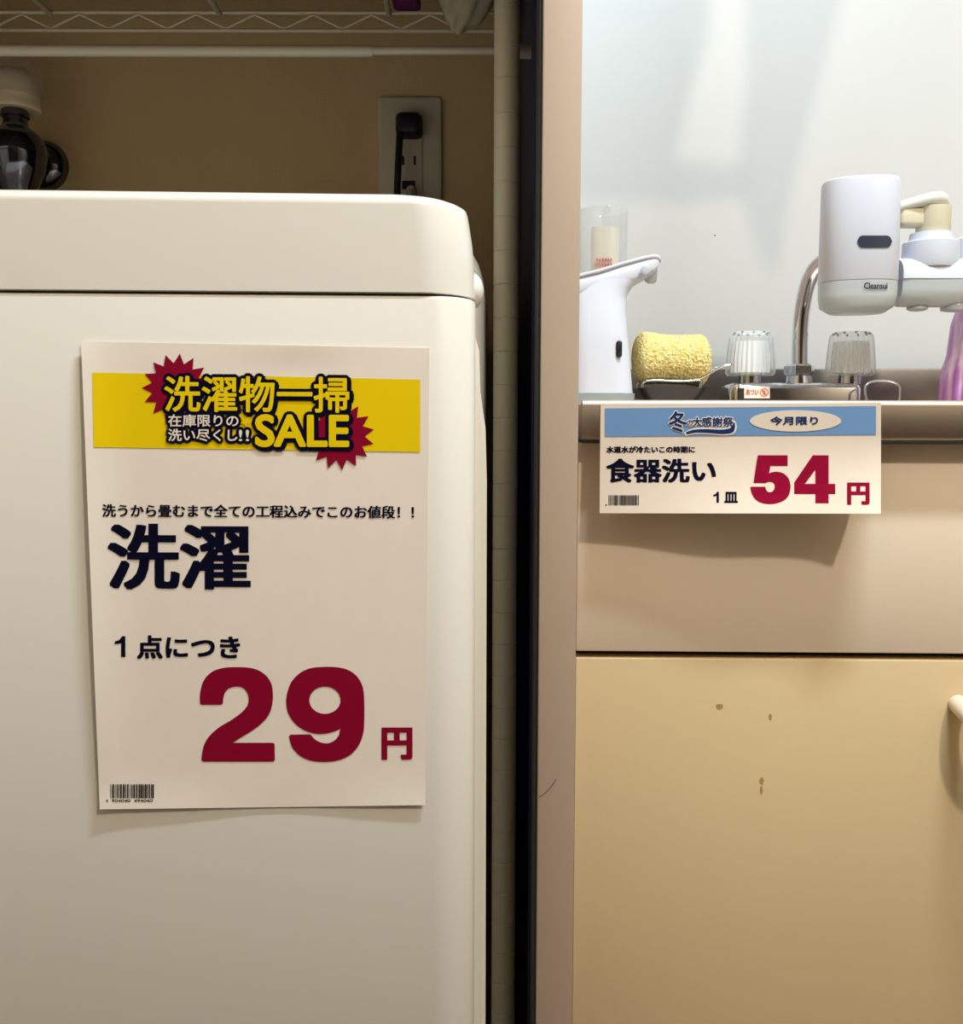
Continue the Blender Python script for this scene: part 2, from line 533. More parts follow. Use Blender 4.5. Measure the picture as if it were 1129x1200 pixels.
def barcode(sh, bm, x0, y0, x1, y1, lift, n=46, seed=3):
    rg = random.Random(seed)
    x = x0
    wds = []
    while x < x1:
        wd = rg.choice((1, 1, 2, 3)) * (x1 - x0) / n * 0.5
        gp = rg.choice((1, 1, 2)) * (x1 - x0) / n * 0.5
        sh.quad(bm, ((x, y0), (min(x + wd, x1), y0), (min(x + wd, x1), y1), (x, y1)), lift, 1, 1)
        x += wd + gp


def starburst(cx, cy, ro, ri, n, a0):
    return [[(cx + (ro if k % 2 == 0 else ri) * math.cos(a0 + PI * k / n), cy + (ro if k % 2 == 0 else ri) * math.sin(a0 + PI * k / n)) for k in range(2 * n)]]


# --- sale poster on the washing machine
PQ = [Vector(p) for p in ((95, 400), (503.5, 408), (498.5, 943.5), (117, 948.5))]


def uv_poster(px, py):
    v = min(1, max(0, (py - 402) / 544))
    xl = 95 + 22 * v; xr = 503.5 - 5 * v
    return min(1, max(0, (px - xl) / (xr - xl))), v


def surf_poster(px, py, lift):
    u, v = uv_poster(px, py)
    wv = 0.0012 + 0.0045 * max(0, 1 - u / 0.16) ** 2 * (0.35 + 0.65 * math.sin(PI * min(1, v * 1.05)) ** 0.5) \
        + 0.0018 * max(0, (v - 0.90) / 0.10) ** 2 * (0.5 + 0.5 * math.sin(u * 7.0 + 0.8)) + 0.0012 * max(0, 1 - abs(v - 0.012) / 0.03) * math.exp(-((u - 0.62) / 0.16) ** 2) \
        + 0.0003 * max(0, (u - 0.93) / 0.07) ** 2 * (0.5 + 0.5 * math.sin(v * 6))
    return hit(px, py, WP + WN * (wv + lift), WN)


sp = Sheet(surf_poster)
po = surf_poster(308, 946, 0)
poster = thing('sale_poster', 'portrait paper price poster with yellow banner and crimson 29, taped to washing machine', 'poster', po)
bm = B(); sp.sheet(bm, PQ, 40, 50)
pp = part('paper_sheet', bm, M_PAPER, poster)
LF = 0.0003
bm = B(); sp.quad(bm, ((108.3, 436.5), (492.6, 444.8), (492.6, 529.8), (109.8, 524.0)), LF, 40, 10)
part('yellow_banner', bm, M_YEL, poster, smooth=60)
for cx, cy, a0 in ((206.6, 454.5, PI), (398.5, 510.3, R(-10))):
    bm = B(); vs, fs = fill2d(starburst(cx, cy, 40.5, 29, 15, a0)); sp.poly(bm, vs, fs, LF * 2)
    part('starburst', bm, M_RED, poster)
rows = (('洗濯物一掃', (192.5, 440.3, 409.5, 482.5), 0.8, 3.9, 0.006), ('SALE', (298.8, 485.2, 409.5, 524.0), 1.6, 3.9, 0.004),
        ('在庫限りの', (197, 485.5, 279.6, 500.0), 0.3, 3.5, 0.004), ('洗い尽くし', (197, 502.3, 278.5, 517.0), 0.3, 3.5, 0.004), ('!!', (280.0, 503.5, 292.0, 517.0), 0.2, 3.5, 0.004))
bm = B()
for s, bb, inn, ex, sl in rows:
    sp.grow(bm, s, bb, LF * 3, inn, ex, sl)
    if s in ('洗濯物一掃', 'SALE'): sp.grow(bm, s, bb, LF * 3 - 5e-5, inn, ex, sl, 10, 1.6, 1.4)
part('slogan_outline', bm, M_NAVY, poster, smooth=0)
bm = B()
for s, bb, inn, ex, sl in rows[:2]: sp.text(bm, s, bb, LF * 4.2, inn, sl)
vs, fs = fill2d(starburst(288, 494, 6.5, 2.8, 5, 0.3)); sp.poly(bm, vs, fs, LF * 4.2)
part('slogan_lettering', bm, M_YEL, poster, smooth=0)
bm = B()
for s, bb, inn, ex, sl in rows[2:]: sp.text(bm, s, bb, LF * 4.2, inn, sl)
part('white_lettering', bm, M_WHITEINK, poster, smooth=0)
bm = B()
sp.text(bm, '洗うから畳むまで全ての工程込みでこのお値段！！', (119.7, 590.5, 485.5, 605.6), LF, (0.5, 0.25), 0.006, 4)
part('caption_line', bm, M_NAVY, poster, smooth=0)
bm = B(); sp.text(bm, '洗濯', (126.2, 613.5, 294, 690.5), LF, (2.5, 1.35), 0.004, 4)
part('headline', bm, M_NAVY, poster, smooth=0)
bm = B()
sp.poly(bm, *fill2d([[(134.6, 751.5), (139.5, 750.2), (143.2, 745.5), (147.0, 745.5), (147.0, 769.8), (142.0, 769.8), (142.0, 753.6), (134.6, 754.9)]]), LF)
sp.text(bm, '点につき', (160.5, 744.5, 281.6, 772.0), LF, (0.95, 0.75), 0.002, 4)
part('unit_line', bm, M_NAVY, poster, smooth=0)


def z8(L): return [(90 + x / 2.6256, 600 + y / 2.6256) for x, y in L]


def rnd(L, k=4): return [tuple(p)[:2] for p in smooth_path([(x, y, 0) for x, y in L], k)]


two = [(379, 588), (380, 556), (390, 520), (413, 494), (448, 480), (495, 477), (542, 481), (577, 498), (598, 526), (604, 562), (601, 596), (590, 626),
       (566, 653), (535, 676), (505, 694), (481, 710)]
two = rnd(two) + [(604, 710), (609, 714), (610, 762), (606, 768), (389, 768), (384, 763)] + \
    rnd([(384, 758), (390, 722), (406, 692), (436, 664), (474, 641), (506, 618), (524, 597), (529, 575), (524, 555), (511, 541), (493, 537), (472, 541), (458, 553), (452, 570), (450, 588)]) + [(446, 593), (383, 593)]
nine = rnd([(768, 476), (722, 480), (686, 496), (660, 524), (647, 560), (645, 592), (653, 624), (673, 652), (702, 672), (735, 682), (765, 682), (790, 676), (811, 667)]) + \
    rnd([(807, 686), (796, 701), (776, 711), (755, 710), (735, 701), (721, 686)]) + [(716, 684), (658, 685), (653, 690)] + \
    rnd([(655, 700), (665, 727), (690, 752), (725, 766), (765, 769), (805, 764), (841, 748), (868, 718), (882, 680), (885, 640), (885, 580), (880, 537), (862, 505), (835, 486), (805, 478), (768, 476)])[:-1]
hole = [(764 + 48 * math.cos(2 * PI * k / 40), 579 + 42 * math.sin(2 * PI * k / 40)) for k in range(40)]
bm = B()
vs, fs = fill2d([z8(two)]); sp.poly(bm, vs, fs, LF)
vs, fs = fill2d([z8(nine), z8(hole)]); sp.poly(bm, vs, fs, LF)
part('price_number', bm, M_RED, poster, smooth=0)
bm = B(); sp.text(bm, '円', (447.3, 852.5, 483.6, 890.2), LF, (1.9, 1.4), 0, 4)
part('yen_sign', bm, M_RED, poster, smooth=0)
bm = B(); barcode(sp, bm, 129.4, 919, 181, 935.5, LF)
sp.text(bm, '4', (124.3, 936.5, 126.6, 940), LF, 0.1); sp.text(bm, '904040', (131, 936.5, 153, 940), LF, 0.1); sp.text(bm, '494040', (157, 936.5, 179, 940), LF, 0.1)
part('barcode', bm, M_BLACKINK, poster, smooth=0)

# ------------------------------------------------------------------ kitchen base unit and worktop
KA = R(-1.3)
K0 = Vector((at(676.5, 640, 0.757).x, 0.757, 0))
KM = Matrix.Translation(K0) @ Matrix.Rotation(KA, 4, 'Z')
KN = Vector((math.sin(KA), -math.cos(KA), 0))
zc = at(720, 468.5, 0.735).z                        # worktop height
ze = at(720, 515, 0.735).z
zd0, zd1 = at(900, 763.5, 0.757).z, at(900, 771.5, 0.757).z
KW = 1.05
cab = thing('base_cabinet', 'cream kitchen base cabinet under the steel worktop, with drawer front above a yellowed door', 'cabinet', K0, KA)
bm = B(); box(bm, 0.002, KW - 0.002, 0.019, 0.36, 0.09, ze - 0.016, M=KM); part('carcass', bm, M_CARC, cab, 0)
bm = B(); box(bm, 0.02, KW - 0.02, 0.06, 0.34, 0.0, 0.089, M=KM); part('plinth', bm, M_CARC, cab, 0)
bm = B(); box(bm, 0, KW - 0.001, 0, 0.0175, zd0, ze - 0.003, 0.0012, M=KM); part('drawer', bm, M_DRAWER, cab)
dw = 0.47
bm = B(); box(bm, 0, dw, 0, 0.0175, 0.095, zd1, 0.0010, M=KM); door = part('door', bm, M_DOOR, cab)
bm = B(); box(bm, dw + 0.004, KW - 0.001, 0, 0.0175, 0.095, zd1, 0.0010, M=KM); part('door', bm, M_DOOR, cab)
# stains on the door
for px, py, rx, ry in ((843.5, 828, 4.2, 3.4), (903, 840, 2.0, 3.6), (893, 915, 2.6, 4.5), (892.6, 926, 1.7, 5.5)):
    rr = random.Random(int(px * 7 + py))
    L = [(px + rx * (0.75 + 0.4 * rr.random()) * math.cos(2 * PI * k / 16), py + ry * (0.75 + 0.4 * rr.random()) * math.sin(2 * PI * k / 16)) for k in range(16)]
    bm = B(); vs = [bm.verts.new(hit(x, y, K0 + KN * 0.00015, KN)) for x, y in L]
    bm.faces.new(vs); part('stain', bm, M_STAIN, door, 0)
# bow handle of the door
bm = B()
h0 = hit(1122, 824, K0, KN)
ex = KM.to_3x3() @ Vector((1, 0, 0))
pts = []
for k in range(25):
    a = PI * k / 24
    pts.append(h0 + ex * (0.06 - 0.06 * math.cos(a)) + KN * (0.056 * math.sin(a) ** 0.7 - 0.0005) + Vector((0, 0, -0.024 * math.sin(a))))
tube(bm, pts, 0.0072, 18)
part('handle', bm, M_HANDLE, door, 60)

wt = thing('steel_worktop', 'stainless steel sink worktop with a folded front edge and low upstand at the wall', 'worktop', KM @ Vector((0.0, 0, ze)), KA)
bm = B()
X0, X1 = 0.0015, KW
yf = -0.021
nr = 0.0042
prof = [(yf + 0.002, ze), (yf, ze + 0.002), (yf, zc - 2 * nr)] + [(yf + nr - nr * math.cos(R(a)), zc - nr + nr * math.sin(R(a))) for a in range(0, 91, 10)] + \
       [(yf + 0.010, zc - 0.0004), (yf + 0.016, zc - 0.003), (0.362, zc - 0.003), (0.362, ze), (yf + 0.03, ze)]
loft(bm, [[KM @ Vector((x, y, z)) for y, z in prof] for x in (X0, X1)])
part('worktop', bm, M_STEEL, wt, 50)
zb = at(1000, 433, 1.125).z
bm = B(); box(bm, X0, X1, 0.362, 0.3665, zc - 0.004, zb, 0.0015, M=KM); part('upstand', bm, M_STEELDARK, wt)

# --- price card hanging on the worktop edge
SQ = [Vector(p) for p in ((704, 473.2), (1033, 471.8), (1032.6, 602), (703, 601.4))]
SP0 = KM @ Vector((0, yf, 0))


def surf_card(px, py, lift):
    u = (px - 703.5) / 329.5; v = max(0, (py - 472.5) / 129)
    k = max(0.0, v - 0.28) / 0.72
    wv = 0.0008 + k * k * (0.0035 + 0.020 * u + 0.0045 * math.sin(u * 8.5 - 2.2) * u)
    return hit(px, py, SP0 + KN * (wv + lift), KN)


sc = Sheet(surf_card)
card = thing('price_card', 'landscape paper price card with blue band and crimson 54, stuck to steel worktop edge', 'price card', surf_card(868, 602, 0))
bm = B(); sc.sheet(bm, SQ, 40, 24); pp = part('paper_sheet', bm, M_CARDPAPER, card)


def z2(L): return [(690 + x / 3.2257, 460 + y / 3.2257) for x, y in L]


def bb2(x0, y0, x1, y1): return (690 + x0 / 3.2257, 460 + y0 / 3.2257, 690 + x1 / 3.2257, 460 + y1 / 3.2257)


bm = B(); sc.quad(bm, z2([(62, 60), (1087, 51), (1087, 160), (62, 167)]), LF, 30, 6); part('blue_band', bm, M_BLUE, card, 60)
bm = B(); vs, fs = fill2d([[(932.7 + 53.6 * math.cos(2 * PI * k / 64), 493.2 + 12.6 * math.sin(2 * PI * k / 64)) for k in range(64)]]); sc.poly(bm, vs, fs, LF * 2)
part('oval_patch', bm, M_CARDPAPER, card, 0)
bm = B(); sc.text(bm, '今月限り', bb2(687, 90, 868, 123), LF * 3, 0.4, -0.003, 8); part('oval_lettering', bm, M_DEEPBLUE, card, 0)
bm = B()
logo = (('冬', bb2(303, 70, 372, 150), 0.5), ('の', bb2(372, 104, 394, 126), 0.15), ('大', bb2(392, 92, 430, 130), 0.3), ('感謝祭', bb2(428, 92, 548, 130), 0.25))
rib = z2(rnd([(368, 150), (400, 140), (450, 138), (500, 140), (536, 134), (550, 112), (554, 128), (545, 150), (505, 156), (450, 152), (405, 151), (372, 158)], 4))
for s, b_, i_ in logo: sc.grow(bm, s, b_, LF * 2, i_, 1.0, 0, 10)
ribw = z2(rnd([(360, 152), (400, 134), (450, 132), (500, 134), (532, 128), (550, 104), (561, 128), (549, 156), (505, 162), (450, 158), (405, 157), (368, 164)], 4))
vs, fs = fill2d([ribw]); sc.poly(bm, vs, fs, LF * 2)
part('festival_logo_outline', bm, M_WHITEINK, card, 0)
bm = B()
for s, b_, i_ in logo: sc.text(bm, s, b_, LF * 3, i_, 0, 8)
vs, fs = fill2d([rib]); sc.poly(bm, vs, fs, LF * 3)
part('festival_logo', bm, M_DEEPBLUE, card, 0)
bm = B(); sc.text(bm, '水道水が冷たいこの時期に', bb2(67, 203, 403, 228), LF, (0.42, 0.2), -0.002, 4); part('caption_line', bm, M_NAVY, card, 0)
bm = B(); sc.text(bm, '食器洗い', bb2(67, 249, 482, 340), LF, (1.1, 0.6), 0, 4); part('headline', bm, M_NAVY, card, 0)
bm = B(); sc.poly(bm, *fill2d([z2([(472, 386), (480, 384), (486, 375), (493, 375), (493, 416), (484, 416), (484, 390), (472, 393)])]), LF); sc.text(bm, '皿', bb2(513, 375, 565, 417), LF, 0.6, 0, 10); part('unit_line', bm, M_NAVY, card, 0)
five = [(640, 237), (753, 237), (753, 277), (688, 277), (683, 305)] + rnd([(690, 302), (712, 299), (738, 306), (757, 326), (764, 356), (757, 388), (735, 410), (695, 421), (655, 417), (630, 402), (616, 378), (612, 356)]) + \
    rnd([(668, 356), (673, 370), (684, 377), (697, 373), (704, 357), (702, 345), (692, 338), (678, 338), (670, 342)]) + [(624, 342)]
four = [(848, 237), (908, 237), (908, 345), (933, 345), (933, 383), (908, 383), (908, 418), (858, 418), (858, 383), (778, 383), (778, 340)]
bm = B()
vs, fs = fill2d([z2(five)]); sc.poly(bm, vs, fs, LF)
vs, fs = fill2d([z2(four), z2([(858, 291), (858, 345), (818, 345)])]); sc.poly(bm, vs, fs, LF)
part('price_number', bm, M_RED, card, 0)
bm = B(); sc.text(bm, '円', bb2(978, 340, 1063, 424), LF, (1.3, 1.0), 0, 4); part('yen_sign', bm, M_RED, card, 0)
bm = B(); barcode(sc, bm, *bb2(76, 388, 190, 426), LF, 40, 5); sc.text(bm, '*', bb2(64, 422, 70, 428), LF, 0.2); part('barcode', bm, M_BLACKINK, card, 0)

# ------------------------------------------------------------------ storage rack, rod, outlet and tap in the alcove
PLX, PLY = at(593, 400, 0.768).x, 0.768
RX2, RY2 = 0.0250, 1.008
rack = thing('storage_rack', 'ivory wire storage rack standing over the washing machine, its ringed pole beside it', 'rack', (PLX, PLY, 0))
gz = at(593, 13, PLY).z


def pole(x, y):
    bm = B()
    zs = []
    pitch = 0.0254
    z = gz - pitch * 46
    pr = [(0.0097, 0.0)]
    while z < 1.75:
        pr += [(0.0097, z - 0.0006), (0.0093, z - 0.0003), (0.0093, z + 0.0003), (0.0097, z + 0.0006)]
        z += pitch
    pr.append((0.0097, 1.78))
    lathe(bm, pr, (x, y, 0), seg=28)
    return bm


for x, y in ((PLX, PLY), (RX2, RY2), (-0.63, PLY), (-0.63, RY2)):
    part('pole', pole(x, y), M_RACK, rack, 40)
zt, zl = at(200, 14.5, 1.0).z, at(200, 35.5, 1.0).z
pk = [(at(24.9, 14, 1.0).x + 0.0572 * k) for k in range(-3, 20)]


def truss(p0, p1, phase=None):
    bm = B()
    p0, p1 = Vector(p0), Vector(p1)
    up = Vector((0, 0, zt - zl))
    tube(bm, [p0 + up, p1 + up], 0.0019, 10); tube(bm, [p0, p1], 0.0019, 10)
    n = int((p1 - p0).length / 0.0286)
    pts = []
    for k in range(n + 1):
        d = (p1 - p0).normalized() * (0.0286 * k + (phase or 0))
        if d.length <= (p1 - p0).length:
            pts.append(p0 + d + (up * 0.9 if k % 2 == 0 else up * 0.1))
    tube(bm, pts, 0.0014, 8)
    return bm


xs0 = pk[0]
while xs0 - 0.0572 > -0.63: xs0 -= 0.0572
part('shelf_edge', truss((-0.63, 1.0, zl), (0.018, 1.0, zl), xs0 + 0.63), M_WIRE, rack, 60)
part('shelf_edge', truss((-0.63, PLY, zl), (PLX, PLY, zl)), M_RACK, rack, 60)
part('shelf_edge', truss((-0.63, PLY, zl), (-0.63, 1.0, zl)), M_RACK, rack, 60)
part('shelf_edge', truss((PLX, PLY, zl), (0.0225, 1.0, zl)), M_RACK, rack, 60)
bm = B()
for px, py in ((58, 18), (257, 16), (456, 15)):
    x = at(px, py, 0.997).x
    tube(bm, [(x, PLY, zt - 0.002), (x, 0.998, zt - 0.002)], 0.0028, 10)
for k in range(1, 9):
    y = PLY + k * (0.945 - PLY) / 8
    tube(bm, [(-0.63, y, zt + 0.002), (0.017, y, zt + 0.002)], 0.0015, 8)
part('shelf_wire', bm, M_RACK, rack, 60)

# things on the shelf
bag = B()
c = at(549, -22, 0.972)
bmesh.ops.create_icosphere(bag, subdivisions=5, radius=1.0)
tip = at(538, 35, 0.985)
for v in bag.verts:
    p = v.co.copy()
    d = Vector((p.x * 0.031, p.y * 0.020, p.z * 0.045))
    fold = 0.0016 * math.sin(p.x * 7 + p.z * 4) * math.cos(p.y * 5) + 0.0006 * math.sin(p.x * 15 - p.z * 7)
    if p.z < 0:
        k = -p.z
        d.x *= (1 - 0.25 * k * k)
        d.x += (tip.x - c.x) * k ** 2.2
        d.y += 0.006 * k * k
    v.co = c + d + p.normalized() * fold
tag(part('cloth_bag', bag, M_CLOTH, None, 80), 'pale cloth bag slumped over back edge of wire shelf beside the pole', 'bag')
bm = B()
a = at(461, 7, 1.0); b_ = at(493, 7, 1.0)
loft(bm, [rrect(a.x + i, b_.x - i, 0.955 + i, 1.012 - i, 0.008, z, 5) for z, i in ((zt + 0.0036, 0.004), (zt + 0.006, 0.0), (zt + 0.03, 0.0), (zt + 0.036, 0.006))])
tag(part('folded_cloth', bm, M_PURPLECLOTH, None, 60), 'dark purple folded cloth on the wire shelf, above the wall outlet', 'cloth')
# tension rod
ry = 0.796
rz = at(330, 59.5, ry).z
xj = at(437, 59, ry).x
rod = thing('tension_rod', 'thin ivory tension rod spanning the alcove just below the wire shelf', 'rod', (xj, ry, rz))
bm = B(); tube(bm, [(XL + 0.014, ry, rz), (xj - 0.002, ry, rz), (xj, ry, rz)], [0.0046, 0.0044, 0.0040], 20); part('outer_tube', bm, M_ROD, rod, 50)
bm = B(); tube(bm, [(xj - 0.01, ry, rz + 0.0003), (PX0 - 0.014, ry, rz + 0.0008)], 0.0033, 20); part('inner_tube', bm, M_ROD, rod, 50)
bm = B(); tube(bm, [(PX0 - 0.0165, ry, rz), (PX0 - 0.0025, ry, rz), (PX0 - 0.0021, ry, rz)], [0.0050, 0.0058, 0.0052], 20); part('end_cap', bm, M_RODEND, rod, 50)
bm = B(); tube(bm, [(XL + 0.001, ry, rz), (XL + 0.0145, ry, rz)], [0.0058, 0.0050], 20); part('end_cap', bm, M_RODEND, rod, 50)

# wall outlet
yo = WY
o0 = at(441.8, 112, yo - 0.007); o1 = at(518.3, 112, yo - 0.007)
ocx = (o0.x + o1.x) / 2; oz1 = o0.z; oz0 = oz1 - 0.120


def platebm(x0, x1, z0, z1, y0, y1, r, bev):
    bm = B(); L = []
    for yy, i in ((y1, 0), (y0 + bev, 0), (y0 + bev * 0.3, bev * 0.35), (y0, bev)):
        L.append([Vector((p.x, yy, p.y)) for p in rrect(x0 + i, x1 - i, z0 + i, z1 - i, max(r - i, 0.0005), 0, 6)])
    return loft(bm, L)


outlet = thing('wall_outlet', 'beige wall outlet plate with two socket slots, behind the washing machine', 'outlet', (ocx, yo, oz0))
part('cover_plate', platebm(o0.x, o1.x, oz0, oz1, yo - 0.0075, yo - 0.0002, 0.005, 0.004), M_PLATE, outlet, 30)
i0 = at(465.5, 136, yo - 0.009); i1 = at(495, 220, yo - 0.009)
zi0 = i0.z - 0.084
part('socket_insert', platebm(i0.x, i1.x, zi0, i0.z, yo - 0.0095, yo - 0.0070, 0.001, 0.0006), M_SOCK, outlet, 30)
bm = B()
for px in (472.6, 486.3):
    q = at(px, 188, yo - 0.0096)
    box(bm, q.x - 0.0011, q.x + 0.0011, yo - 0.0099, yo - 0.0090, q.z - 0.0046, q.z + 0.0046)
q = at(479, 217, yo - 0.0096)
box(bm, q.x - 0.007, q.x + 0.007, yo - 0.0099, yo - 0.0090, q.z - 0.004, q.z + 0.0045)
part('socket_slot', bm, M_BLACK, outlet, 0)
pc = at(479.5, 147, yo - 0.022)
plug = thing('black_plug', 'black power plug with its cord hanging, in the top socket of wall outlet', 'plug', (pc.x, yo - 0.01, pc.z - 0.012))
bm = B()
L = []
for yy, i in ((yo - 0.0097, 0.001), (yo - 0.014, 0.0), (yo - 0.026, 0.0004), (yo - 0.031, 0.003), (yo - 0.0325, 0.007)):
    L.append([Vector((p.x, yy, p.y)) for p in rrect(pc.x - 0.0137 + i, pc.x + 0.0137 - i, pc.z - 0.0115 + i, pc.z + 0.0125 - i, 0.006 - i * 0.5, 0, 6)])
loft(bm, L); part('plug_body', bm, M_CORD, plug, 40)
bm = B()
tube(bm, smooth_path([(pc.x - 0.009, yo - 0.025, pc.z), (pc.x - 0.0092, yo - 0.028, pc.z - 0.014), (pc.x - 0.0107, yo - 0.030, pc.z - 0.045), (pc.x - 0.012, yo - 0.030, pc.z - 0.085), (pc.x - 0.012, yo - 0.028, pc.z - 0.2), (pc.x - 0.01, yo - 0.028, pc.z - 0.5)]), [0.0042] * 6 + [0.0036] * 35, 14)
part('cord', bm, M_CORD, plug, 60)
pc2 = at(482, 222, yo - 0.022)
plug2 = thing('grey_plug', 'small grey plug in lower socket of wall outlet, just above the washing machine lid', 'plug', (pc2.x, yo - 0.01, pc2.z - 0.012))
bm = B()
lathe(bm, [(0.0055, 0.0), (0.0055, 0.012), (0.0042, 0.018), (0.0030, 0.020)], (pc2.x, yo - 0.0095, pc2.z - 0.001), (0, -1, 0), 20); part('plug_body', bm, M_GCORD, plug2, 40)
bm = B(); tube(bm, smooth_path([(pc2.x, yo - 0.026, pc2.z - 0.001), (pc2.x, yo - 0.032, pc2.z - 0.01), (pc2.x + 0.001, yo - 0.032, pc2.z - 0.05), (pc2.x, yo - 0.03, pc2.z - 0.3)]), 0.0026, 12); part('cord', bm, M_GCORD, plug2, 60)

# washing machine tap
TX, TZ, TY = -0.461, 1.071, 0.998
tap = thing('wall_tap', 'chrome wall tap with beige dome handle, above left of the washing machine', 'tap', (TX, WY, TZ))
bm = B(); lathe(bm, [(0.0265, 0.0), (0.0265, 0.003), (0.024, 0.010), (0.017, 0.015), (0.012, 0.017)], (TX, WY - 0.0005, TZ), (0, -1, 0), 40); part('wall_flange', bm, M_TAPCHROME, tap, 50)
bm = B()
lathe(bm, [(0.0105, 0.0), (0.0105, 0.045), (0.013, 0.05)], (TX, WY - 0.012, TZ), (0, -1, 0), 28)
lathe(bm, [(0.012, -0.060), (0.015, -0.045), (0.020, -0.036), (0.0255, -0.024), (0.0285, -0.010), (0.0285, 0.0), (0.0250, 0.009), (0.0195, 0.015), (0.0140, 0.0185), (0.0118, 0.022), (0.0115, 0.032)], (TX, TY, TZ + 0.002), seg=40)
part('valve_body', bm, M_TAPCHROME, tap, 50)
bm = B(); lathe(bm, [(0.0120, 0.0), (0.0135, 0.001), (0.0135, 0.006), (0.011, 0.009), (0.011, 0.018)], (TX, TY, TZ + 0.030), seg=32); part('bonnet', bm, M_TAPCHROME, tap, 40)
bm = B(); lathe(bm, [(0.010, 0.0), (0.0235, -0.0015), (0.0245, 0.001), (0.0235, 0.004), (0.0225, 0.020), (0.020, 0.030), (0.014, 0.037), (0.007, 0.0395), (0.001, 0.040)], (TX, TY, TZ + 0.0385), seg=40); hd = part('handle', bm, M_TAPKNOB, tap, 50)
bm = B(); lathe(bm, [(0.0268, 0.012), (0.0272, 0.022), (0.0262, 0.034), (0.022, 0.043), (0.014, 0.0485), (0.001, 0.050)], (TX, TY, TZ + 0.0385), seg=40, flute=10, depth=0.05); part('clear_cap', bm, M_CLEAR, hd, 60)
bm = B(); tube(bm, smooth_path([(TX, TY, TZ - 0.058), (TX, TY, TZ - 0.10), (TX + 0.01, TY, TZ - 0.3)]), 0.010, 16); part('hose', bm, M_GCORD, tap, 60)

# hair stuck on the partition
bm = B(); pts = [at(x, y, PY - 0.0003) for x, y in ((632, 934), (638, 930), (646, 922), (652, 913))]
tube(bm, smooth_path(pts, 5), 0.00018, 6)
tag(part('hair_strand', bm, M_SEAM, None, 60), 'short curved dark hair stuck to the front of the beige partition', 'hair')

# ------------------------------------------------------------------ on the worktop
zw = zc - 0.003
# soap dispenser
DY = 0.905; DHW = 0.036
zb0 = at(710, 460.5, DY - DHW).z


def X(px, Y, py=430): return at(px, py, Y).x
def Z(py, Y): return at(700, py, Y).z


YF = DY - DHW
disp = thing('soap_dispenser', 'white automatic soap dispenser with beak spout, on worktop beside the partition', 'soap dispenser', (X(705, DY), DY, zw))
xl = PX1 + 0.006
bm = B()
lv = [(460.5, 744.8), (440, 742.8), (410, 739.8), (382, 737), (362, 735.8), (350, 735.8), (342, 736.8), (334, 741.5), (330, 745), (326, 748)]
L = []
for py, px in lv:
    z = Z(py, YF); x1 = X(px, YF + 0.012)
    hw = DHW if py > 400 else DHW * (0.80 + 0.20 * max(0, (py - 326)) / 74)
    loop = []
    n = 44
    for k in range(n):                                # superellipse section
        a = 2 * PI * k / n
        ca, sa = math.cos(a), math.sin(a)
        e = 0.62
        loop.append(Vector(((xl + x1) / 2 + (x1 - xl) / 2 * math.copysign(abs(ca) ** e, ca), DY + hw * math.copysign(abs(sa) ** e, sa), z)))
    L.append(loop)
loft(bm, L); part('body', bm, M_WHITE, disp, 50)
bm = B()
L = []
for px, t, b_, hw in ((662, 326, 352, 0.030), (676, 322, 350, 0.030), (700, 316.5, 345, 0.029), (725, 308.5, 338, 0.027), (745, 303, 331, 0.024), (757, 300, 325, 0.021), (766, 298.6, 320, 0.018), (771, 299.6, 315, 0.015), (774, 302, 309, 0.010)):
    x = X(px, DY - 0.02)
    if px == 662: x = xl + 0.002
    z1, z0 = Z(t, DY - hw * 0.85), Z(b_, DY - hw * 0.85)
    loop = []
    for k in range(32):
        a = 2 * PI * k / 32; ca, sa = math.cos(a), math.sin(a); e = 0.5
        loop.append(Vector((x, DY + hw * math.copysign(abs(ca) ** e, ca), (z0 + z1) / 2 + (z1 - z0) / 2 * math.copysign(abs(sa) ** e, sa))))
    L.append(loop)
loft(bm, L); part('spout_head', bm, M_WHITE, disp, 50)
bm = B()
L = []
for px, t, hw in ((664, 324.6, 0.0312), (676, 320.6, 0.0312), (700, 315, 0.0302), (725, 307, 0.028), (745, 301.5, 0.025), (757, 298.6, 0.022), (766, 297.2, 0.019), (771.5, 298.5, 0.016), (775, 301.5, 0.011)):
    x = X(px, DY - 0.02)
    if px == 664: x = xl + 0.001
    z1 = Z(t, DY - hw * 0.85); z0 = z1 - 0.0045
    loop = []
    for k in range(32):
        a = 2 * PI * k / 32; ca, sa = math.cos(a), math.sin(a); e = 0.45
        loop.append(Vector((x, DY + hw * math.copysign(abs(ca) ** e, ca), (z0 + z1) / 2 + (z1 - z0) / 2 * math.copysign(abs(sa) ** e, sa))))
    L.append(loop)
loft(bm, L); part('top_cover', bm, M_WHITE, disp, 50)
bm = B(); q = at(763, 324, DY); lathe(bm, [(0.0035, -0.006), (0.0055, -0.004), (0.006, 0.008)], q, seg=20); part('nozzle', bm, M_GREYCLEAR, disp, 50)
q = at(726, 409, YF - 0.0002)
bm = B()
L = []
for yy, i in ((YF + 0.004, 0), (YF - 0.0004, 0), (YF - 0.0008, 0.0006)):
    L.append([Vector((p.x, yy, p.y)) for p in rrect(q.x - 0.0025 + i, q.x + 0.0025 - i, q.z - 0.0074 + i, q.z + 0.0074 - i, 0.0024 - i, 0, 6)])
loft(bm, L); part('sensor_window', bm, M_BLACK, disp, 40)
q = at(751, 322, DY)
bm = B(); lathe(bm, [(0.004, 0), (0.004, 0.003), (0.002, 0.0035)], (q.x, DY - 0.0255, q.z), (0, -1, 0), 16); part('drip_button', bm, M_GREYCLEAR, disp, 40)
bm = B()
x1 = X(746, YF)
